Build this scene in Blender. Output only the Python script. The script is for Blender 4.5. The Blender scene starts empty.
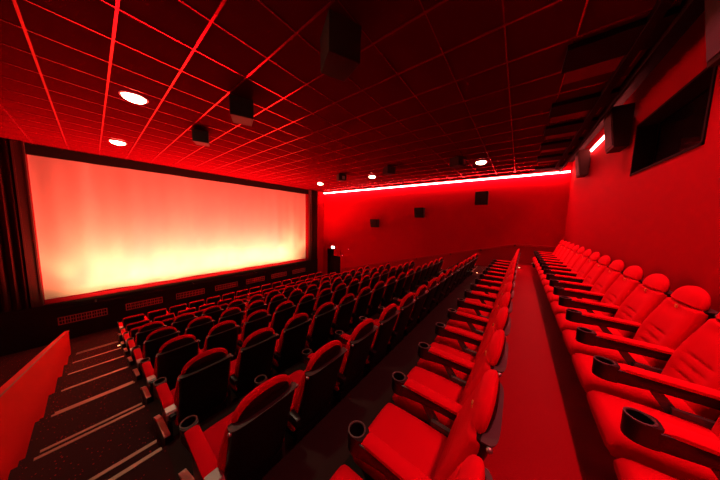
import bpy, bmesh, math, random
from mathutils import Vector, Matrix
random.seed(4)
PI = math.pi
ZC = 4.2                       # eye height above the front floor
C = bpy.context.scene.collection

# ------------------------------------------------------------------ materials
def nodes(name):
    m = bpy.data.materials.new(name); m.use_nodes = True
    nt = m.node_tree
    return m, nt, nt.nodes['Principled BSDF']

def mat(name, col, rough=.6, metal=0., spec=.5, sheen=0., bump=0., bscale=40., vary=0., coat=0., tint=None):
    m, nt, b = nodes(name)
    b.inputs['Base Color'].default_value = (*col, 1)
    b.inputs['Roughness'].default_value = rough
    b.inputs['Metallic'].default_value = metal
    b.inputs['Specular IOR Level'].default_value = spec
    b.inputs['Coat Weight'].default_value = coat
    if tint: b.inputs['Specular Tint'].default_value = (*tint, 1)
    if sheen:
        b.inputs['Sheen Weight'].default_value = sheen
        b.inputs['Sheen Tint'].default_value = (1, .05, .08, 1)
        b.inputs['Sheen Roughness'].default_value = .4
    if bump or vary:
        tc = nt.nodes.new('ShaderNodeTexCoord')
        n = nt.nodes.new('ShaderNodeTexNoise'); n.inputs['Scale'].default_value = bscale
        n.inputs['Detail'].default_value = 4
        nt.links.new(tc.outputs['Object'], n.inputs['Vector'])
        if bump:
            bp = nt.nodes.new('ShaderNodeBump'); bp.inputs['Strength'].default_value = bump
            bp.inputs['Distance'].default_value = .004
            nt.links.new(n.outputs['Fac'], bp.inputs['Height'])
            nt.links.new(bp.outputs['Normal'], b.inputs['Normal'])
        if vary:
            mx = nt.nodes.new('ShaderNodeMix'); mx.data_type = 'RGBA'
            mx.inputs['A'].default_value = (*[c*(1-vary) for c in col], 1)
            mx.inputs['B'].default_value = (*[min(1, c*(1+vary)) for c in col], 1)
            nt.links.new(n.outputs['Fac'], mx.inputs['Factor'])
            nt.links.new(mx.outputs['Result'], b.inputs['Base Color'])
    return m

def emit(name, col, strength):
    m, nt, b = nodes(name)
    b.inputs['Base Color'].default_value = (.8, .8, .8, 1)
    b.inputs['Emission Color'].default_value = (*col, 1)
    b.inputs['Emission Strength'].default_value = strength
    return m

def carpet(name, base, dot, scale=22, thr=.13):
    m, nt, b = nodes(name)
    tc = nt.nodes.new('ShaderNodeTexCoord')
    v = nt.nodes.new('ShaderNodeTexVoronoi'); v.inputs['Scale'].default_value = scale
    n = nt.nodes.new('ShaderNodeTexNoise'); n.inputs['Scale'].default_value = scale*.35; n.inputs['Detail'].default_value = 3
    md = nt.nodes.new('ShaderNodeMath'); md.operation = 'MULTIPLY_ADD'
    md.inputs[1].default_value = -.45; 
    nt.links.new(tc.outputs['Object'], v.inputs['Vector']); nt.links.new(tc.outputs['Object'], n.inputs['Vector'])
    nt.links.new(n.outputs['Fac'], md.inputs[0]); md.inputs[2].default_value = .225 + .0
    ad = nt.nodes.new('ShaderNodeMath'); ad.operation = 'ADD'
    nt.links.new(v.outputs['Distance'], ad.inputs[0]); nt.links.new(md.outputs[0], ad.inputs[1])
    lt = nt.nodes.new('ShaderNodeMath'); lt.operation = 'LESS_THAN'; lt.inputs[1].default_value = thr
    nt.links.new(ad.outputs[0], lt.inputs[0])
    mx = nt.nodes.new('ShaderNodeMix'); mx.data_type = 'RGBA'
    mx.inputs['A'].default_value = (*base, 1); mx.inputs['B'].default_value = (*dot, 1)
    nt.links.new(lt.outputs[0], mx.inputs['Factor'])
    nt.links.new(mx.outputs['Result'], b.inputs['Base Color'])
    b.inputs['Roughness'].default_value = .95
    b.inputs['Specular IOR Level'].default_value = .15
    f = nt.nodes.new('ShaderNodeTexNoise'); f.inputs['Scale'].default_value = 260
    nt.links.new(tc.outputs['Object'], f.inputs['Vector'])
    bp = nt.nodes.new('ShaderNodeBump'); bp.inputs['Strength'].default_value = .6; bp.inputs['Distance'].default_value = .004
    nt.links.new(f.outputs['Fac'], bp.inputs['Height']); nt.links.new(bp.outputs['Normal'], b.inputs['Normal'])
    return m

M = dict(
    velvet=mat('red_velvet', (.62, .002, .013), .85, sheen=.3, spec=.2, tint=(1, .1, .2), bump=.25, bscale=220),
    plastic=mat('black_plastic', (.007, .006, .006), .36, spec=.5, bump=.12, bscale=300),
    gloss=mat('black_gloss_plastic', (.010, .006, .006), .36, spec=.22),
    steel=mat('brushed_steel', (.42, .40, .38), .42, metal=.9),
    beige=mat('beige_laminate', (.72, .66, .56), .5, spec=.3),
    dsteel=mat('dark_grey_metal', (.10, .09, .085), .45, metal=.5),
    brass=mat('brass', (.85, .45, .12), .5, metal=.3),
    wall=mat('red_wall', (.36, .001, .010), .8, tint=(1, .1, .2), spec=.12, bump=.15, bscale=60, vary=.06),
    darkred=mat('dark_red_matt', (.26, .003, .008), .9, spec=.2, bump=.3, bscale=90, vary=.1),
    tile=mat('ceiling_tile', (.060, .001, .004), .8, spec=0., bump=.2, bscale=120, vary=.08),
    grid=mat('ceiling_grid', (.38, .015, .045), .24, metal=.7, tint=(1, .1, .2)),
    black=mat('matt_black', (.006, .004, .004), .8, spec=.12),
    blackwall=mat('black_stage_wall', (.010, .006, .006), .85, spec=.1, bump=.2, bscale=50),
    drape=mat('black_drape', (.05, .008, .009), .9, sheen=.2, spec=.1),
    brown=mat('brown_pilaster', (.035, .006, .007), .6, spec=.3),
    screen=mat('screen_cloth', (.78, .74, .72), .9, spec=.1),
    border=mat('red_border_cloth', (.22, .002, .010), .85, spec=.1),
    grille=mat('vent_grille', (.38, .09, .08), .5, metal=.3),
    carpet=carpet('speckled_carpet', (.034, .012, .012), (.42, .012, .016), scale=30, thr=.13),
    rowcarpet=mat('dark_carpet', (.028, .022, .018), .95, spec=.1, bump=.5, bscale=250, vary=.3),
    walk=mat('red_walkway_carpet', (.24, .002, .008), .5, spec=.3, tint=(1, .05, .1), bump=.5, bscale=120, vary=.35),
    perf_lit=mat('red_lit_perforated_panel', (.14, .006, .010), .6, spec=.3, bump=.8, bscale=90, vary=.5),  # lighter red base stands in for red light on the mesh
    nose=mat('nosing_aluminium', (.34, .28, .20), .45, metal=.7),
    speaker=mat('speaker_cabinet', (.022, .012, .010), .6, spec=.15),
    mesh=mat('speaker_mesh', (.02, .018, .018), .7, bump=.6, bscale=400),
    redpanel=mat('red_laminate', (.66, .010, .012), .5, spec=.2, tint=(1, .1, .15)),
    glass=mat('booth_glass', (.01, .008, .01), .05, spec=.6),
    lamp=emit('lamp_disc', (1, .80, .50), 30),
    steplamp=emit('step_lamp', (1, .50, .20), 2.5),
    exitlamp=emit('exit_sign_face', (1, .75, .72), 5),
    greenlamp=emit('green_pictogram', (.1, .9, .45), 1.2),
    led=emit('led_strip', (1, .12, .11), 62),
    fire=emit('small_red_lamp', (1, .08, .1), 2.),
)

# ------------------------------------------------------------------ helpers
def obj(name, bm, m, parent=None, smooth=False, kind=None, bevel=0.):
    me = bpy.data.meshes.new(name)
    bmesh.ops.recalc_face_normals(bm, faces=bm.faces)
    if smooth:
        for f in bm.faces: f.smooth = True
    bm.to_mesh(me); bm.free()
    me.materials.append(m)
    o = bpy.data.objects.new(name, me); C.objects.link(o)
    if parent: o.parent = parent
    if kind: o['kind'] = kind
    if bevel:
        b = o.modifiers.new('bevel', 'BEVEL'); b.width = bevel; b.segments = 2; b.limit_method = 'ANGLE'
    if smooth:
        me.set_sharp_from_angle(angle=math.radians(50))
    return o

def tag(o, label, cat, group=None):
    o['label'] = label; o['category'] = cat
    if group: o['group'] = group
    return o

def thing(name, label, cat, loc=(0, 0, 0), rz=0., group=None):
    o = bpy.data.objects.new(name, None); C.objects.link(o)
    o.location = loc; o.rotation_euler = (0, 0, rz); o.empty_display_size = .1
    return tag(o, label, cat, group)

def box(bm, x0, x1, y0, y1, z0, z1, mtx=None):
    vs = [bm.verts.new(Vector(p)) for p in [(x0,y0,z0),(x1,y0,z0),(x1,y1,z0),(x0,y1,z0),(x0,y0,z1),(x1,y0,z1),(x1,y1,z1),(x0,y1,z1)]]
    if mtx:
        for v in vs: v.co = mtx @ v.co
    for f in ((0,3,2,1),(4,5,6,7),(0,1,5,4),(1,2,6,5),(2,3,7,6),(3,0,4,7)):
        bm.faces.new([vs[i] for i in f])
    return vs

def newbox(*a, **k):
    bm = bmesh.new(); box(bm, *a, **k); return bm

def prism(bm, prof, x0, x1):
    """extrude a closed (y,z) profile along x"""
    a = [bm.verts.new((x0, y, z)) for y, z in prof]; b = [bm.verts.new((x1, y, z)) for y, z in prof]
    n = len(prof)
    for i in range(n): bm.faces.new([a[i], a[(i+1) % n], b[(i+1) % n], b[i]])
    bm.faces.new(a[::-1]); bm.faces.new(b)

def loft(bm, secs):
    rings = [[bm.verts.new(p) for p in s] for s in secs]
    n = len(rings[0])
    for r, q in zip(rings, rings[1:]):
        for i in range(n): bm.faces.new([r[i], r[(i+1) % n], q[(i+1) % n], q[i]])
    bm.faces.new(rings[0][::-1]); bm.faces.new(rings[-1])

def cyl(bm, c, r, h, n=20, axis='z', r2=None):
    r2 = r if r2 is None else r2
    def P(a, rr, t):
        u, v = rr*math.cos(a), rr*math.sin(a)
        return {'z': (c[0]+u, c[1]+v, c[2]+t), 'y': (c[0]+u, c[1]+t, c[2]+v), 'x': (c[0]+t, c[1]+u, c[2]+v)}[axis]
    loft(bm, [[P(2*PI*i/n, r, 0) for i in range(n)], [P(2*PI*i/n, r2, h) for i in range(n)]])

def tube(bm, c, ro, ri, h, n=24, bottom=True):
    """open cup, upright"""
    ang = [2*PI*i/n for i in range(n)]
    R = lambda r, z: [bm.verts.new((c[0]+r*math.cos(a), c[1]+r*math.sin(a), c[2]+z)) for a in ang]
    def O(r, z):                       # outer wall squares off towards the arm
        out = []
        for a in ang:
            c_, s_ = math.cos(a), math.sin(a)
            if s_ < -.01: x, y = r*math.copysign(abs(c_)**.35, c_), -.066*abs(s_)**.8
            else: x, y = r*c_, r*s_
            out.append(bm.verts.new((c[0]+x, c[1]+y, c[2]+z)))
        return out
    rings = [O(ro*.96, 0), O(ro, h*.12), O(ro, h), R(ri, h), R(ri*.9, h*.12)]
    for p, q in zip(rings, rings[1:]):
        for i in range(n): bm.faces.new([p[i], p[(i+1) % n], q[(i+1) % n], q[i]])
    bm.faces.new(rings[0][::-1]); bm.faces.new(rings[-1])

def rodbetween(bm, a, b, r, n=10):
    a, b = Vector(a), Vector(b); d = (b-a).normalized()
    u = d.orthogonal().normalized(); v = d.cross(u)
    loft(bm, [[p + r*(math.cos(2*PI*i/n)*u + math.sin(2*PI*i/n)*v) for i in range(n)] for p in (a, b)])

# ------------------------------------------------------------------ the chair
NL = 36
def lean(z):                       # y of the backrest's mid plane, floor = 0, head = 0 at z 1.1
    return .200 - .30*(z-.42) + .3*max(0, z-.88)**2
def sec(hw, z, front, back, p=3.2, shift=0., feat=None):
    out = []
    for i in range(NL):
        a = 2*PI*i/NL
        c, s = math.cos(a), math.sin(a)
        x = hw*math.copysign(abs(c)**(2/p), c)
        d = front if s > 0 else back
        y = d*math.copysign(abs(s)**(2/p), s)
        if feat and s > 0: y += feat(x, z)
        out.append((x, lean(z)+y+shift, z))
    return out

def pleat(x, z):
    d = 0
    for zc in (.56, .63, .70):
        if abs(x) < .14: d -= .012*math.exp(-((z-zc)/.010)**2)*(1-(x/.14)**4)
    d += .020*max(0, min(1, (abs(x)-.11)/.08))*math.exp(-((z-.66)/.20)**2)      # side bolsters
    d -= .020*math.exp(-((z-.91)/.05)**2 - (x/.11)**2)                            # hollow under the head pad
    return d

def body_hw(z, flat):
    if flat: return .232
    return .218 + .022*math.sin(PI*min(1, max(0, (z-.40)/.56)))
def back_bm(flat):
    bm = bmesh.new(); S = []
    zt = .925 if flat else .968
    zs = [.385 + (zt-.385)*i/46 for i in range(47)]
    for i, z in enumerate(zs):
        e = min(1, (z-zs[0])/.03, (zs[-1]-z)/.022)
        e = math.sqrt(max(0, 1-(1-e)**2)); e = .45+.55*e
        hw = body_hw(z, flat)*(1 - .14*(1-e))
        if flat:
            q = min(1, (zt-z)/.07); hw *= .80+.20*math.sqrt(max(0, 1-(1-q)**2))
        S.append(sec(hw, z, (.040 if flat else .052)*e, (.026 if flat else .040)*e, feat=pleat))
    loft(bm, S); return bm
def dome_hw(z, top=1.12, z0=.972, w=.196):
    t = min(1, (z-z0)/(top-z0))
    return w*max(.02, (1-max(0, t)**2.3))**(1/2.1)
def head_bm():
    bm = bmesh.new(); S = []
    N = 18
    for i in range(N+1):
        t = 1-(1-i/N)**1.7
        z = .972+.148*t
        e = min(1, (z-.972)/.02 + .55)
        k = max(.06, (1-t**3))**.5
        S.append(sec(dome_hw(z)*(.95+.05*e), z, .050*e*k, .030*e*k, p=2.7))
    loft(bm, S); return bm
def shell_bm(flat):
    bm = bmesh.new(); S = []
    zt = .895 if flat else .970
    for i in range(15):
        z = .33+(zt-.33)*i/14
        S.append(sec(.216 if i else .20, z, .02, .058, p=4.5, shift=-.008))
    loft(bm, S); return bm
def headshell_bm():
    bm = bmesh.new(); S = []
    N = 12
    for i in range(N+1):
        t = 1-(1-i/N)**1.6
        z = .965+.130*t
        S.append(sec(dome_hw(z, 1.096, .96, .178), z, .01, .045*max(.15, (1-t**3))**.5, p=3.))
    loft(bm, S); return bm
def ledge_bm(flat):
    bm = bmesh.new()
    z = .80 if flat else .965
    loft(bm, [sec(.222, z, 0, .064, p=4.5, shift=-.010), sec(.222, z+.008, 0, .064, p=4.5, shift=-.010)])
    return bm
def cushion_bm():
    bm = bmesh.new(); S = []
    N = 22
    for i in range(N+1):
        t = i/N; y = .17+.545*t
        e = min(1, t/.06, (1-t)/.10); e = math.sqrt(max(0, 1-(1-e)**2)); e = .35+.65*e
        zt = .437+.028*math.sin(PI*min(1, t*.75+.1)); zb = .285+.05*(1-t)
        zm = (zt*.55+zb*.45); hw = .232*(.955+.045*e)
        r = []
        for k in range(NL):
            a = 2*PI*k/NL; c, s = math.cos(a), math.sin(a)
            x = hw*math.copysign(abs(c)**(2/3.6), c)
            z = zm + (zt-zm if s > 0 else zm-zb)*e*math.copysign(abs(s)**(2/3.6), s)
            if s > 0: z -= .012*math.exp(-(x/.13)**2)*math.sin(PI*t)
            r.append((x, y, z))
        S.append(r)
    loft(bm, S); return bm
def pan_bm():
    bm = bmesh.new()
    prism(bm, [(.16, .26), (.62, .25), (.66, .30), (.60, .32), (.16, .34)], -.20, .20); return bm
ARM = .27
def arm_bm():
    bm = bmesh.new(); S = []
    for y, hw, zb, zt in ((.04,.020,.575,.625),(.07,.026,.565,.638),(.20,.028,.566,.642),(.36,.030,.562,.640),(.46,.033,.552,.642),(.53,.041,.545,.641),(.575,.048,.543,.643),(.602,.048,.543,.643)):
        S.append([(-hw, y, zb+.012), (-hw*.7, y, zb), (hw*.7, y, zb), (hw, y, zb+.012), (hw, y, zt-.006), (hw*.8, y, zt), (-hw*.8, y, zt), (-hw, y, zt-.006)])
    # body stops short of the cup so that the hole stays open
    loft(bm, S)
    return bm
def cup_bm():
    bm = bmesh.new(); tube(bm, (0, .642, .543), .053, .044, .114); return bm
def cuprim_bm():
    bm = bmesh.new(); n = 24
    ang = [2*PI*i/n for i in range(n)]
    R = lambda r, z: [bm.verts.new((r*math.cos(a), .642+r*math.sin(a), z)) for a in ang]
    rr = [R(.0535, .652), R(.0535, .660), R(.046, .661), R(.0425, .655)]
    rr.append(rr[0])
    for p, q in zip(rr, rr[1:]):
        for i in range(n): bm.faces.new([p[i], p[(i+1) % n], q[(i+1) % n], q[i]])
    return bm
def armpad_bm():
    bm = bmesh.new(); S = []
    for i in range(13):
        t = i/12; y = .150+.434*t
        e = min(1, t/.08, (1-t)/.08); e = .5+.5*math.sqrt(max(0, 1-(1-e)**2))
        hw = .042*(.90+.10*e); zt = .640+.024*e
        S.append([(-hw, y, .636), (hw, y, .636), (hw, y, zt-.010), (hw*.72, y, zt-.002), (0, y, zt+.001), (-hw*.72, y, zt-.002), (-hw, y, zt-.010)])
    loft(bm, S); return bm
def armcap_bm():
    bm = bmesh.new()
    loft(bm, [[(-.040, y, z0), (.040, y, z0), (.040, y, z1), (-.040, y, z1)] for y, z0, z1 in ((.065, .585, .635), (.080, .58, .655), (.150, .58, .661))])
    return bm
def standard_bm():
    bm = bmesh.new()
    prism(bm, [(.22, 0), (.46, 0), (.46, .02), (.36, .05), (.33, .36), (.46, .56), (.405, .56), (.28, .40), (.26, .36), (.26, .05), (.22, .02)], -.014, .014)
    return bm
def endpanel_bm():
    bm = bmesh.new()
    prism(bm, [(.22, .0), (.46, .0), (.50, .30), (.53, .555), (.22, .555), (.22, .30)], -.016, .018); prism(bm, [(.20, .05), (.68, .05), (.71, .19), (.48, .295), (.10, .385)], -.056, -.016)
    return bm
def endtrim_bm():
    bm = bmesh.new()
    prism(bm, [(.10, .385), (.10, .40), (.50, .31), (.72, .20), (.74, .185), (.70, .185), (.48, .295)], -.062, -.016)
    return bm
def hinge_bm():
    bm = bmesh.new(); box(bm, .222, .252, .20, .36, .440, .475); return bm
def screw_bm():
    bm = bmesh.new()
    for s in (1,):
        bmesh.ops.create_uvsphere(bm, u_segments=10, v_segments=6, radius=.013, matrix=Matrix.Translation((.0, 0, 0)))
    return bm

def mesh_of(bm, m, smooth=True, bevel=0.):
    me = bpy.data.meshes.new('m'); bmesh.ops.recalc_face_normals(bm, faces=bm.faces)
    if smooth:
        for f in bm.faces: f.smooth = True
    bm.to_mesh(me); bm.free(); me.materials.append(m)
    if smooth: me.set_sharp_from_angle(angle=math.radians(48))
    return me

def make_chair(flat=False):
    """returns a list describing the parts: (name, mesh, location, child list)"""
    L = [('seat_cushion', mesh_of(cushion_bm(), M['velvet']), (0, 0, 0), [('seat_pan', mesh_of(pan_bm(), M['plastic'], False), (0, 0, 0))]),
         ('backrest', mesh_of(back_bm(flat), M['velvet']), (0, 0, 0), []),
         ('back_shell', mesh_of(shell_bm(flat), M['plastic']), (0, 0, 0), [('ledge', mesh_of(ledge_bm(flat), M['plastic' if flat else 'dsteel']), (0, 0, 0))]),
         ('hinge', mesh_of(hinge_bm(), M['dsteel'], False), (0, 0, 0), [])]
    if not flat:
        L.append(('headrest', mesh_of(head_bm(), M['velvet']), (0, 0, 0), []))
        L.append(('headrest_shell', mesh_of(headshell_bm(), M['gloss']), (0, 0, 0), []))
        sc = mesh_of(screw_bm(), M['steel'])
        for s in (-1, 1): L.append(('screw_cap', sc, (s*.222, lean(.96)-.045, .955), []))
        L.append(('number_plate', mesh_of(newbox(-.013, .013, -.003, .005, -.013, .013), M['brass'], False), (0, lean(.935)+.044, .937), []))
    return L
ARMS = [('armrest', mesh_of(arm_bm(), M['plastic']), [('arm_pad', mesh_of(armpad_bm(), M['velvet'])), ('cup_holder', mesh_of(cup_bm(), M['plastic'])), ('cup_rim', mesh_of(cuprim_bm(), M['dsteel']))]),
        ('standard', mesh_of(standard_bm(), M['dsteel'], False), [])]
ARMCAP = mesh_of(armcap_bm(), M['steel'], False)
ENDP = [('end_panel', mesh_of(endpanel_bm(), M['plastic'], False), [('end_trim', mesh_of(endtrim_bm(), M['beige'], False))])]

def link(name, me, loc, parent):
    o = bpy.data.objects.new(name, me); C.objects.link(o); o.parent = parent; o.location = loc; return o

def build_chair(flat, left_end, right_arm):
    root = bpy.data.objects.new('cinema_chair', None); C.objects.link(root); root.empty_display_size = .1
    for n, me, loc, ch in make_chair(flat) if (flat not in CACHE) else CACHE[flat]:
        p = link(n, me, loc, root)
        for cn, cm, cl in ch: link(cn, cm, cl, p)
    sides = [-1] + ([1] if right_arm else [])
    for s in sides:
        for n, me, ch in ARMS:
            if n == 'standard' and ((left_end and s < 0) or (right_arm and s > 0)): continue
            p = link(n, me, (s*ARM, 0, -.018 if n == 'armrest' else 0), root)
            for cn, cm in ch: link(cn, cm, (0, 0, 0), p)
        if (left_end and s < 0) or (right_arm and s > 0):
            for n, me, ch in ENDP:
                p = link(n, me, (s*ARM, 0, 0), root)
                for cn, cm in ch: link(cn, cm, (0, 0, 0), p)
            link('arm_cap', ARMCAP, (s*ARM, 0, -.018), root)['label'] = 'bright metal cap behind the arm pad'
    return root
CACHE = {}
CACHE[False] = make_chair(False); CACHE[True] = make_chair(True)

def copy_tree(o, parent=None):
    c = o.copy(); C.objects.link(c); c.parent = parent
    for ch in o.children: copy_tree(ch, c)
    return c
protos = {}
def place_seat(x, y, z, flat, end, label, group, rz=0.):
    key = (flat, end)
    if key not in protos:
        o = protos[key] = build_chair(flat, end == 'left', end == 'right')
    else:
        o = copy_tree(protos[key])
    o.location = (x, y, z); o.rotation_euler = (0, 0, rz)
    tag(o, label, 'cinema chair', group)
    return o

ORD = ['first', 'second', 'third', 'fourth', 'fifth', 'sixth', 'seventh', 'eighth', 'ninth', 'tenth', 'eleventh', 'twelfth', 'thirteenth', 'fourteenth', 'fifteenth', 'sixteenth', 'seventeenth', 'eighteenth', 'nineteenth']
PITCH = .54; RP = 1.17; RISE = .29
tier = lambda n: 2.61-RISE*n if n < 9 else .10           # floor height of row n (row 9: front floor)
rowy = lambda n: .03+RP*(n-1)
NS = 15
for n in range(1, 10):
    flat = n >= 7
    kk = range(NS)
    for k in kk:
        end = 'left' if k == 0 else ('right' if k == NS-1 else None)
        if n == 1:
            rn = 'row just below the walkway'
        elif n == 9: rn = 'front row nearest the screen'
        elif n >= 7: rn = ORD[9-n] + ' row from the screen'
        else: rn = ORD[n-1] + ' row below the walkway'
        pos = 'at the stepped aisle end' if k == 0 else ('at the far wall end' if k == NS-1 else ORD[k] + ' from the stepped aisle')
        look = 'low flat-topped red seat' if flat else 'red seat with domed headrest'
        dx = PITCH*k
        place_seat(.62+dx, rowy(n)-.0018*dx*dx, tier(n), flat, end, f'{look}, {pos}, {rn}', f'seats of the {rn}', -.0036*dx)
NB = 16
for k in range(NB):
    end = 'right' if k == NB-1 else None
    pos = 'partly cut by the lower right picture corner' if k == 0 else ('farthest from the camera' if k == NB-1 else ORD[k] + ' from the near end')
    place_seat(1.36+PITCH*k, -1.20, tier(0), False, end, f'red domed seat along the back wall, {pos}', 'seats of the back wall row')

# ------------------------------------------------------------------ floor
XL, XA, XR, XW = -.62, .30, 8.52, 10.5     # balustrade face, seating block, far wall
YB, YF = -1.35, 11.5
E = lambda n: 2.5+RP*(n-2)
def steps(bm, x0, x1, half):
    prof = [(YB, -.15), (YB, tier(0)), (E(0), tier(0))]
    if half: prof += [(E(0), tier(0)-RISE/2), (E(0)+.3, tier(0)-RISE/2), (E(0)+.3, tier(1))]
    else: prof += [(E(0), tier(1))]
    for n in range(1, 9):
        prof.append((E(n), tier(n)))
        if half: prof += [(E(n), (tier(n)+tier(n+1))/2), (E(n)+.3, (tier(n)+tier(n+1))/2), (E(n)+.3, tier(n+1))]
        else: prof.append((E(n), tier(n+1)))
    prof += [(YF+.2, .10), (YF+.2, -.15)]
    prism(bm, prof, x0, x1)
bm = bmesh.new(); steps(bm, XL-.1, XA, True); box(bm, -2.7, XL-.1, YB, YF+.2, -.15, .10)
flo = obj('floor', bm, M['carpet'], kind='structure')
bm = bmesh.new(); steps(bm, XA, XR, False); obj('seating_tier', bm, M['rowcarpet'], flo)
bm = bmesh.new(); steps(bm, XR, XW, True); obj('far_aisle_steps', bm, M['carpet'], flo)
bm = bmesh.new(); box(bm, XA, XW, YB, E(0)-.002, tier(0), tier(0)+.006); obj('walkway_carpet', bm, M['walk'], flo)
def nosing(y, z, x0, x1):
    bm = bmesh.new()
    prism(bm, [(y-.034, z), (y-.034, z+.004), (y+.006, z+.004), (y+.006, z-.028), (y+.001, z-.028), (y+.001, z)], x0, x1)
    o = obj('stair_nosing', bm, M['nose'], flo); return o
for n in range(1, 9):
    for x0, x1 in ((-.50, XA-.03), (XR+.05, XW-.1)):
        nosing(E(n), tier(n), x0, x1); nosing(E(n)+.3, (tier(n)+tier(n+1))/2, x0, x1)

# ------------------------------------------------------------------ walls
CEIL = ZC+2.0
def struct(name, bm, m, parent=None, **k): return obj(name, bm, m, parent, kind='structure' if not parent else None, **k)
# back wall with the booth window opening
WX0, WX1, WZ0, WZ1 = 3.63, 5.28, ZC+.81, ZC+1.58
bm = bmesh.new()
for a in ((-2.8, WX0, 0, 6.6), (WX1, XW+.2, 0, 6.6), (WX0, WX1, 0, WZ0), (WX0, WX1, WZ1, 6.6)):
    box(bm, a[0], a[1], YB-.25, YB, a[2], a[3])
struct('wall_back', bm, M['wall'])
bm = bmesh.new(); box(bm, WX0, WX1, YB-.22, YB-.20, WZ0, WZ1); win = struct('window_1', bm, M['glass'])
bm = bmesh.new()
for a in ((WX0, WX1, WZ0, WZ0+.03), (WX0, WX1, WZ1-.03, WZ1), (WX0, WX0+.03, WZ0, WZ1), (WX1-.03, WX1, WZ0, WZ1)):
    box(bm, a[0], a[1], YB-.19, YB+.012, a[2], a[3])
obj('window_frame', bm, M['black'], win)
# far wall with the exit doorway
DY0, DY1, DZ1 = 9.75, 11.05, 2.1
bm = bmesh.new()
box(bm, XW, XW+.25, YB-.25, DY0, -.15, 6.6); box(bm, XW, XW+.25, DY1, YF+.3, -.15, 6.6); box(bm, XW, XW+.25, DY0, DY1, DZ1, 6.6)
struct('wall_far', bm, M['wall'])
bm = bmesh.new(); box(bm, XW+.16, XW+.2, DY0, DY1, 0, DZ1); dr = struct('door_1', bm, M['black'])
bm = bmesh.new(); box(bm, XW-.02, XW+.16, DY1-.04, DY1, 0, DZ1); box(bm, XW-.02, XW+.16, DY0, DY0+.04, 0, DZ1); box(bm, XW-.02, XW+.16, DY0, DY1, DZ1-.04, DZ1)
obj('door_frame', bm, M['black'], dr)
bm = bmesh.new(); box(bm, XW-.05, XW-.021, DY0+.0, DY0+.62, 1.66, DZ1); obj('transom_panel', bm, M['wall'], dr)
bm = bmesh.new(); box(bm, XW-.05, XW-.021, DY0+.02, DY0+.62, .11, 1.65); obj('door_leaf', bm, M['black'], dr)
bm = bmesh.new(); box(bm, -2.8, -2.7, YB-.25, YF+.3, -.15, 6.6); struct('wall_left', bm, M['wall'])
# wall below the handrail (a darker panel)
def rail_z(y): return ZC-.80 if y < .06 else ZC-.80-.268*(y-.06)
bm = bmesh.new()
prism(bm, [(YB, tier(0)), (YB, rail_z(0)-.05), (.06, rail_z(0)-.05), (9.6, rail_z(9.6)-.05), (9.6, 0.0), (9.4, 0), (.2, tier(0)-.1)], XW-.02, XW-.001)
struct('trim_1', bm, M['darkred'])
# screen wall
bm = bmesh.new(); box(bm, -2.8, 9.8, YF+.12, YF+.3, 0, 6.6); struct('wall_front', bm, M['black'])
bm = bmesh.new(); box(bm, 9.8, XW+.2, YF, YF+.3, 0, 6.6); struct('wall_corner', bm, M['wall'])
SY = YF-.15
bm = bmesh.new(); box(bm, -2.7, 9.8, SY, YF+.12, 0, ZC-2.84); struct('wall_stage', bm, M['blackwall'])

# ceiling
CX1, CY0 = XW-.16, -1.0
bm = bmesh.new(); box(bm, -2.8, CX1, CY0, YF+.3, CEIL+.012, CEIL+.06)
cei = struct('ceiling', bm, M['tile'])
bm = bmesh.new(); box(bm, -2.8, XW+.2, YB-.25, YF+.3, CEIL+.25, CEIL+.35); obj('upper_slab', bm, M['black'], cei)
gx0, gy0 = -.33, 3.27          # a crossing of the tile grid
runner = []
bm = bmesh.new()
x = gx0-.6*4
while x < CX1:
    box(bm, x-.012, x+.012, CY0, YF+.1, CEIL, CEIL+.012); x += .6
obj('main_runners', bm, M['grid'], cei)
bm = bmesh.new()
y = gy0-.6*7
while y < YF:
    box(bm, -2.8, CX1, y-.007, y+.007, CEIL+.003, CEIL+.013); y += .6
obj('cross_tees', bm, M['grid'], cei)
# lips that hide the led strips
bm = bmesh.new(); box(bm, CX1-.02, CX1, CY0, YF, CEIL-.035, CEIL+.25); struct('trim_2', bm, M['black'])
bm = bmesh.new(); box(bm, 3.0, XW-.16, CY0-.03, CY0, CEIL-.12, CEIL+.25); struct('trim_3', bm, M['black'])
LED = []
def led(name, label, a, kind='led strip'):
    o = obj(name, newbox(*a), M['led']); tag(o, label, 'light strip', 'red light strips hidden above the walls'); return o
led('light_strip', 'red glowing light strip along the top of the far wall with three speakers', (XW-.06, XW, YB+.05, YF-.02, CEIL-.11, CEIL-.06))
led('light_strip', 'red glowing light strip along the top of the back wall above the projection window', (5.80, 9.6, YB, YB+.05, CEIL-.07, CEIL-.05))
# short black joists under the ceiling along the back wall
for i, x in enumerate((3.35, 4.75, 5.75, 6.85, 8.1, 9.6)):
    bm = bmesh.new(); box(bm, x, x+.45, CY0, CY0+.72, CEIL-.06, CEIL)
    struct(f'trim_{4+i}', bm, M['black'])
    bm = bmesh.new(); box(bm, x+.48, x+.85, CY0+.05, CY0+.66, CEIL-.012, CEIL-.004); obj('red_lit_perforated_panel', bm, M['perf_lit'], cei)  # mesh panels coloured to imitate red-lit ceiling between the joists

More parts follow.
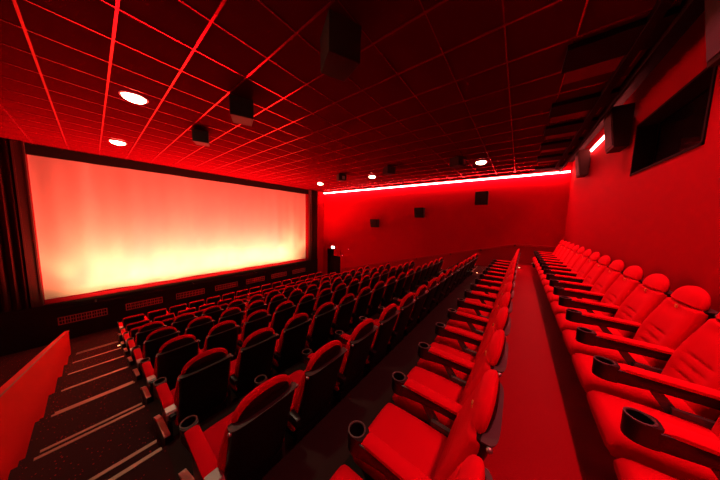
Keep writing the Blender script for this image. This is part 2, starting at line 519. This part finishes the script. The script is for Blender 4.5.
# ------------------------------------------------------------------ screen
SX0, SX1, SZ0, SZ1 = -1.05, 8.87, ZC-2.70, ZC+1.68
scr = thing('cinema_screen', 'huge bright cinema screen glowing red to cream on the front wall', 'cinema screen', (0, YF, ZC-2.84))
bm = bmesh.new(); nx, nz = 260, 2
vs = []
for i in range(nx+1):
    x = SX0+(SX1-SX0)*i/nx
    yy = .024*math.sin(x*2.3+1)+.016*math.sin(x*5.3)+.007*math.sin(x*11.7+.5)
    vs.append([bm.verts.new((x, .02+yy, z+2.84-ZC)) for z in (SZ0, SZ1)])
for a, b in zip(vs, vs[1:]): bm.faces.new([a[0], b[0], b[1], a[1]])
bmesh.ops.solidify(bm, geom=bm.faces[:], thickness=.01)
obj('screen_cloth', bm, M['screen'], scr, smooth=True)
zz = lambda z: z+2.84-ZC
bm = bmesh.new(); box(bm, SX0-.02, SX1+.1, -.04, .0, zz(SZ0)-.14, zz(SZ0)); obj('bottom_border', bm, M['border'], scr)
bm = bmesh.new(); box(bm, SX1, SX1+.22, -.04, .0, zz(SZ0)-.14, zz(SZ1)+.05); obj('side_border', bm, M['border'], scr)
bm = bmesh.new(); box(bm, SX0-.02, SX0, -.04, .0, zz(SZ0)-.14, zz(SZ1)+.05); obj('side_border', bm, M['border'], scr)
bm = bmesh.new(); box(bm, SX0-.2, SX1+.4, -.05, .0, zz(SZ1), zz(CEIL)-.01); obj('top_mask', bm, M['black'], scr)

def pilaster(x0, x1, m, label, depth=.16):
    o = thing('pilaster', label, 'pilaster', ((x0+x1)/2, YF-.02, ZC-2.84))
    h = CEIL-(ZC-2.84)-.01; w = (x1-x0)/2
    bm = bmesh.new(); box(bm, -w, w, -depth, .02, 0, h); obj('panel', bm, m, o)
    bm = bmesh.new(); box(bm, -w-.015, -w+.015, -depth-.02, .02, 0, h); box(bm, w-.015, w+.015, -depth-.02, .02, 0, h); obj('edge_batten', bm, M['brown'], o)
    return o
pilaster(-1.25, -1.08, M['brown'], 'dark red-brown upright panel at the left edge of the screen', .14)
pilaster(9.08, 9.22, M['brown'], 'dark red-brown upright panel at the right edge of the screen', .14)
def curtain(x0, x1, label, nf):
    bm = bmesh.new(); N = nf*10; z0, z1 = ZC-2.84, CEIL-.01
    A = []
    for i in range(N+1):
        t = i/N; x = x0+(x1-x0)*t; y = YF-.10+.055*math.sin(2*PI*nf*t)+.012*math.sin(2*PI*nf*2.3*t)
        A.append([bm.verts.new((x, y, z0)), bm.verts.new((x+.004, y*1.0-.005, (z0+z1)/2)), bm.verts.new((x, y, z1))])
    for a, b in zip(A, A[1:]):
        for j in (0, 1): bm.faces.new([a[j], b[j], b[j+1], a[j+1]])
    bmesh.ops.solidify(bm, geom=bm.faces[:], thickness=.012)
    o = obj('curtain', bm, M['drape'], smooth=True); return tag(o, label, 'curtain', 'black stage curtains')
curtain(-2.6, -1.28, 'dark pleated stage curtain hanging left of the screen', 8)
curtain(9.26, 9.78, 'narrow black stage curtain hanging right of the screen', 5)

# ventilation grilles in the black wall below the screen
VX = [-.85+1.42*i*1.005 for i in range(7)]
def vent(x, i):
    names = ['leftmost, beyond the end of the balustrade', 'second from the left', 'third from the left', 'middle one of the seven', 'third from the right', 'second from the right', 'rightmost, near the exit door']
    o = thing('wall_vent', f'perforated wall vent below the screen, {names[i]}', 'vent', (x+.49, SY, ZC-3.43), 0, 'vents in the black wall below the screen')
    bm = bmesh.new()
    box(bm, -.5, .5, -.012, 0, .10, .125); box(bm, -.5, .5, -.012, 0, -.125, -.10)
    box(bm, -.5, -.475, -.012, 0, -.10, .10); box(bm, .475, .5, -.012, 0, -.10, .10)
    obj('vent_frame', bm, M['grille'], o)
    bm = bmesh.new()
    box(bm, -.475, .475, -.010, -.002, -.012, .012)
    for k in range(1, 9): box(bm, -.475+.1056*k-.012, -.475+.1056*k+.012, -.010, -.002, -.10, .10)
    for k in range(9):
        for s in (-1, 1):
            xc = -.475+.1056*(k+.5); box(bm, xc-.006, xc+.006, -.009, -.003, min(0, s*.1), max(0, s*.1))
    obj('grille', bm, M['grille'], o)
    bm = bmesh.new(); box(bm, -.475, .475, -.0015, -.0005, -.10, .10); obj('vent_backing', bm, M['black'], o)
for i, x in enumerate(VX): vent(x, i)

# ------------------------------------------------------------------ balustrade
def bz(y): return ZC-1.82-.262*(y-4.0)
bal = thing('balustrade', 'red panelled sloping balustrade along the left side of the stepped aisle', 'balustrade', (XL-.10, 5, 0))
y0, y1 = -.9, 10.25
bm = bmesh.new(); prism(bm, [(y0-5, -.0), (y0-5, bz(y0)), (y1-5, bz(y1)), (y1-5, 0)], .04, .10); obj('panel', bm, M['redpanel'], bal)
bm = bmesh.new(); prism(bm, [(y0-5, bz(y0)), (y0-5, bz(y0)+.035), (y1-5, bz(y1)+.035), (y1-5, bz(y1))], .03, .112); obj('cap_rail', bm, M['redpanel'], bal)
bm = bmesh.new(); prism(bm, [(y0-5, bz(y0)+.035), (y0-5, bz(y0)+.043), (y1-5, bz(y1)+.043), (y1-5, bz(y1)+.035)], .098, .112); obj('edge_strip', bm, M['nose'], bal)

# ------------------------------------------------------------------ handrail on the far wall
hr = thing('handrail', 'thin handrail on the far wall, level then sloping down to the exit', 'handrail', (XW-.09, 0, 0))
bm = bmesh.new(); rodbetween(bm, (0, YB+.1, rail_z(0)), (0, .06, rail_z(0)), .022); rodbetween(bm, (0, .06, rail_z(0)), (0, 9.4, rail_z(9.4)), .022); obj('rail', bm, M['darkred'], hr, smooth=True)
for y in (.06, 1.25, 2.5, 4.2, 5.9, 7.6, 9.2):
    bm = bmesh.new(); rodbetween(bm, (0, y, rail_z(y)-.01), (.088, y, rail_z(y)-.07), .016); cyl(bm, (.07, y, rail_z(y)-.07), .035, .018, 12, 'x'); obj('bracket', bm, M['black'], hr)

# ------------------------------------------------------------------ speakers
def wall_speaker(y, zt, label, s=.50):
    o = thing('wall_speaker', label, 'speaker', (XW-.04, y, zt), 0, 'speakers on the far wall')
    bm = bmesh.new(); prism2 = [(-.30, 0), (-.20, -s), (0, -s), (0, 0)]
    a = [bm.verts.new((x, -.24, z)) for x, z in prism2]; b = [bm.verts.new((x, .24, z)) for x, z in prism2]
    for i in range(4): bm.faces.new([a[i], a[(i+1) % 4], b[(i+1) % 4], b[i]])
    bm.faces.new(a[::-1]); bm.faces.new(b)
    obj('cabinet', bm, M['speaker'], o, bevel=.006)
    bm = bmesh.new()
    vs = [bm.verts.new(p) for p in ((-.306, -.21, -.03), (-.306, .21, -.03), (-.212, .21, -s+.03), (-.212, -.21, -s+.03))]
    bm.faces.new(vs); bmesh.ops.solidify(bm, geom=bm.faces[:], thickness=.008)
    obj('grille', bm, M['mesh'], o)
    bm = bmesh.new(); box(bm, 0, .04, -.08, .08, -s*.7, -s*.3); obj('bracket', bm, M['black'], o)
wall_speaker(6.85, ZC+.10, 'dark box speaker on the far wall, leftmost and lowest of three', .48)
wall_speaker(4.10, ZC+.73, 'dark box speaker on the far wall, middle of three')
wall_speaker(1.36, ZC+1.36, 'dark box speaker on the far wall, right and highest of three', .54)

def ceil_speaker(x, y, label, s=.17, h=.30, white=False):
    o = thing('ceiling_speaker', label, 'speaker', (x, y, CEIL), math.radians(-24), 'black speakers hanging from the ceiling')
    bm = bmesh.new()
    lo = [(-s, -s), (s, -s), (s*.85, s), (-s*.85, s)]
    loft(bm, [[(px, py, -.03-h) for px, py in lo], [(px*1.04, py*1.04, -.03) for px, py in lo]])
    obj('cabinet', bm, M['speaker'], o, bevel=.006)
    bm = bmesh.new(); box(bm, -s*.8, s*.8, s*1.0, s*1.04+.008, -h, -.06); obj('grille', bm, M['mesh'], o)
    bm = bmesh.new(); box(bm, -.05, .05, -.05, .05, -.03, .0); obj('bracket', bm, M['black'], o)
    if white:
        bm = bmesh.new(); box(bm, -s*.2, s*.45, -s*1.05-.03, -s*1.0, -h*.95, -h*.45); obj('reflector', bm, M['steel'], o)['label'] = 'small shiny reflector on the side'
ceil_speaker(1.69, 6.08, 'black ceiling speaker close to the screen, in front of the grid of red lines', .15, .26)
ceil_speaker(1.69, 3.93, 'black ceiling speaker at upper left, middle of its row of three')
ceil_speaker(1.70, 1.65, 'large near black ceiling speaker at the top centre of the photo', .17, .36)
ceil_speaker(6.75, 6.30, 'small far black ceiling speaker beside the downlight nearest the screen corner', .17, .26, True)
ceil_speaker(6.75, 3.93, 'small far black ceiling speaker, middle of the far row', .17, .26)
ceil_speaker(6.90, 1.62, 'small far black ceiling speaker left of the rightmost downlight', .17, .26, True)

def back_speaker(x0, x1, z0, label, dp=.34):
    o = thing('wall_speaker', label, 'speaker', ((x0+x1)/2, YB, z0), 0, 'speakers high on the back wall')
    w = (x1-x0)/2; h = CEIL-.02-z0
    bm = bmesh.new()
    loft(bm, [[(-w, .03, 0), (w, .03, 0), (w, dp-.08, 0), (-w, dp-.08, 0)], [(-w, .03, h), (w, .03, h), (w, dp, h), (-w, dp, h)]])
    obj('cabinet', bm, M['speaker'], o, bevel=.006)
    bm = bmesh.new(); loft(bm, [[(-w*.88, dp-.075, .04), (w*.88, dp-.075, .04), (w*.88, dp-.065, .04), (-w*.88, dp-.065, .04)], [(-w*.88, dp-.006, h-.04), (w*.88, dp-.006, h-.04), (w*.88, dp+.004, h-.04), (-w*.88, dp+.004, h-.04)]]); obj('grille', bm, M['mesh'], o)
    bm = bmesh.new(); box(bm, -.08, .08, 0, .03, h*.3, h*.7); obj('bracket', bm, M['black'], o)
back_speaker(7.90, 8.32, ZC+1.33, 'dark box speaker high on the back wall near the far corner', .26)
back_speaker(5.38, 5.78, ZC+1.32, 'black box speaker high on the back wall beyond the projection window', .28)
back_speaker(2.72, 3.18, ZC+1.32, 'dark box speaker high on the back wall at the upper right picture edge', .30)

# ------------------------------------------------------------------ lamps
def downlight(x, y, label, e=60):
    o = thing('downlight', label, 'ceiling light', (x, y, CEIL), 0, 'round ceiling downlights')
    bm = bmesh.new(); n = 28
    R = lambda r, z: [bm.verts.new((r*math.cos(2*PI*i/n), r*math.sin(2*PI*i/n), z)) for i in range(n)]
    rr = [R(.175, 0), R(.172, -.012), R(.15, -.014), R(.145, -.004)]
    for p, q in zip(rr, rr[1:]):
        for i in range(n): bm.faces.new([p[i], p[(i+1) % n], q[(i+1) % n], q[i]])
    obj('trim_ring', bm, M['grille'], o, smooth=True)
    bm = bmesh.new(); loft(bm, [[(r*math.cos(2*PI*i/28), r*math.sin(2*PI*i/28), z) for i in range(28)] for r, z in ((.145, -.002), (.140, -.025), (.115, -.05), (.07, -.068), (.02, -.074))]); obj('lamp_dome', bm, M['lamp'], o)
downlight(.56, 1.76, 'warm ceiling downlight over the head of the stepped aisle, above the picture')
downlight(.56, 5.36, 'large warm ceiling downlight at upper left, nearer the camera')
downlight(.56, 8.96, 'warm ceiling downlight above the left end of the screen')
downlight(7.85, 8.9, 'small warm ceiling downlight by the right end of the screen')
downlight(7.85, 5.42, 'small warm ceiling downlight, middle of the far row of three')
downlight(7.85, 1.13, 'small warm ceiling downlight nearest the back wall')

def step_light(p, label):
    o = thing('step_light', label, 'step light', p, 0, 'small step lights')
    bm = bmesh.new(); cyl(bm, (0, 0, 0), .045, .012, 14); obj('housing', bm, M['black'], o)
    bm = bmesh.new(); cyl(bm, (0, 0, .012), .034, .01, 14, r2=.02); obj('lens', bm, M['steplamp'], o)
step_light((.262, 9.2, tier(8)), 'tiny glowing floor light beside the front rows on the stepped aisle')
step_light((9.46, -.13, tier(0)+.006), 'tiny glowing floor light at the far end of the walkway')
step_light((8.80, 1.12, tier(1)), 'tiny glowing floor light at the far end of the second row')

ex = thing('exit_sign', 'small glowing exit sign above the dark doorway on the far wall', 'exit sign', (XW-.02, 10.42, DZ1+.06))
bm = bmesh.new(); box(bm, -.06, .02, -.17, .17, 0, .18); obj('sign_case', bm, M['black'], ex)
bm = bmesh.new(); box(bm, -.066, -.060, -.16, .16, .01, .17); obj('sign_face', bm, M['exitlamp'], ex)
al = thing('alarm_button', 'tiny lit fire alarm button on the far wall right of the exit doorway', 'alarm button', (XW-.0, 9.55, 1.75))
bm = bmesh.new(); box(bm, -.03, 0, -.05, .05, -.05, .05); obj('case', bm, M['border'], al)
bm = bmesh.new(); box(bm, -.034, -.03, -.025, .025, -.025, .025); obj('lamp', bm, M['fire'], al)
al = thing('alarm_sounder', 'tiny lit red sounder on the far wall, higher and right of the alarm button', 'alarm', (XW-.0, 9.0, 2.25))
bm = bmesh.new(); cyl(bm, (-.04, 0, 0), .05, .04, 12, 'x'); obj('case', bm, M['border'], al)
bm = bmesh.new(); cyl(bm, (-.045, 0, 0), .022, .006, 12, 'x'); obj('lamp', bm, M['fire'], al)
ds = thing('door_light', 'tiny green light in the dark doorway', 'light', (XW+.155, 10.45, 1.35))
bm = bmesh.new(); box(bm, -.01, .0, -.04, .04, -.03, .03); obj('case', bm, M['black'], ds)
bm = bmesh.new(); box(bm, -.014, -.01, -.03, .03, -.02, .02); obj('lens', bm, M['greenlamp'], ds)

# ------------------------------------------------------------------ footlight batten
fb = thing('footlight_batten', 'thin black batten of footlights below the screen edge', 'light batten', ((SX0+SX1)/2, YF-.75, ZC-2.90))
bm = bmesh.new(); box(bm, -4.75, 4.75, -.05, .05, -.03, -.0); box(bm, -4.75, 4.75, -.055, -.045, -.03, .05); obj('housing', bm, M['black'], fb)
for x in (-4, -1.35, 1.35, 4):
    bm = bmesh.new(); box(bm, x-.02, x+.02, -.02, .60, -.055, -.035); obj('bracket', bm, M['black'], fb)

# ------------------------------------------------------------------ lights
def area(name, loc, rot, sx, sy, e, col, spread=180):
    l = bpy.data.lights.new(name, 'AREA'); l.shape = 'RECTANGLE'; l.size = sx; l.size_y = sy; l.energy = e; l.color = col
    l.spread = math.radians(spread)
    o = bpy.data.objects.new(name, l); C.objects.link(o); o.location = loc; o.rotation_euler = rot
    return o
def aim(loc, tgt): return (Vector(tgt)-Vector(loc)).to_track_quat('-Z', 'Y').to_euler()
RED = (1, .030, .028); WARM = (1, .34, .15)
cx = (SX0+SX1)/2
# trough of footlights at the stage edge washing the screen from below
z0 = ZC-2.86
p = (cx-.25, YF-.75, z0+.02); area('footlight_red', p, aim(p, (p[0], YF-.30, CEIL)), 7.8, .06, 2950, RED, 140)
p = (cx, YF-.75, z0+.02); area('footlight_warm', p, aim(p, (cx, YF, ZC-1.2)), 8.8, .05, 420, (1, .42, .16), 150)
for x, tx, tz, e, sz in ((-.55, -.62, 1.6, 120, .9), (.1, .2, 1.5, 170, .9), (.9, .8, 1.9, 70, .7), (1.7, 1.8, 1.3, 150, .9), (2.7, 2.6, 1.7, 90, .8), (3.5, 3.6, 1.9, 110, 1.), (4.5, 4.4, 1.5, 90, .8),
                         (5.2, 5.3, 1.9, 90, .9), (6.1, 6.1, 1.5, 110, .8), (7.0, 7.2, 1.9, 90, .9), (7.7, 7.7, 1.0, 150, .8), (8.4, 8.5, 1.6, 120, .9)):
    l = bpy.data.lights.new('footlight_spot', 'SPOT'); l.energy = e*2.1; l.color = (1, .48, .17); l.spot_size = sz; l.spot_blend = 1; l.shadow_soft_size = .04
    o = bpy.data.objects.new('footlight_spot', l); C.objects.link(o); o.location = (x, YF-.75, z0+.03); o.rotation_euler = aim((x, YF-.75, z0+.03), (tx, YF, ZC-tz+.45))
for x, y in ((.56, 1.76), (.56, 5.36), (.56, 8.96), (7.85, 8.9), (7.85, 5.42), (7.85, 1.13)):
    l = bpy.data.lights.new('downlight_beam', 'SPOT'); l.energy = 70; l.color = (1, .66, .44); l.spot_size = 1.9; l.spot_blend = 1; l.shadow_soft_size = .08
    o = bpy.data.objects.new('downlight_beam', l); C.objects.link(o); o.location = (x, y, CEIL-.10)

area('far_wall_cove', (XW-.11, 5.0, CEIL-.115), (0, math.radians(-30), 0), .04, 12.6, 190, (1, .12, .11), 180)
area('walkway_cove', (4.6, -.86, CEIL-.085), (0, 0, 0), 10.6, .05, 120, (1, .10, .13), 86)
obj('trim_10', newbox(-.75, 9.95, -.90, -.82, CEIL-.08, CEIL+.012), M['black'], kind='structure')  # black channel added as housing for the unseen walkway strip light
w = bpy.data.worlds.new('world'); w.use_nodes = True; w.node_tree.nodes['Background'].inputs[0].default_value = (.0, .0, .0, 1)
bpy.context.scene.world = w

# ------------------------------------------------------------------ camera
cam = bpy.data.cameras.new('camera'); cam.sensor_width = 36; cam.lens = 205.5/720*36; cam.clip_start = .02
co = bpy.data.objects.new('camera', cam); C.objects.link(co)
R = [[0.610613, -0.059563, 0.789686], [-0.791547, -0.076856, 0.606256], [0.024582, -0.995262, -0.094076]]
m = Matrix(((R[0][0], -R[0][1], -R[0][2], 0), (R[1][0], -R[1][1], -R[1][2], 0), (R[2][0], -R[2][1], -R[2][2], ZC), (0, 0, 0, 1)))
co.matrix_world = m
bpy.context.scene.camera = co
vs_ = bpy.context.scene.view_settings
vs_.view_transform = 'Standard'; vs_.look = 'None'; vs_.exposure = 0; vs_.gamma = 1; vs_.use_curve_mapping = False
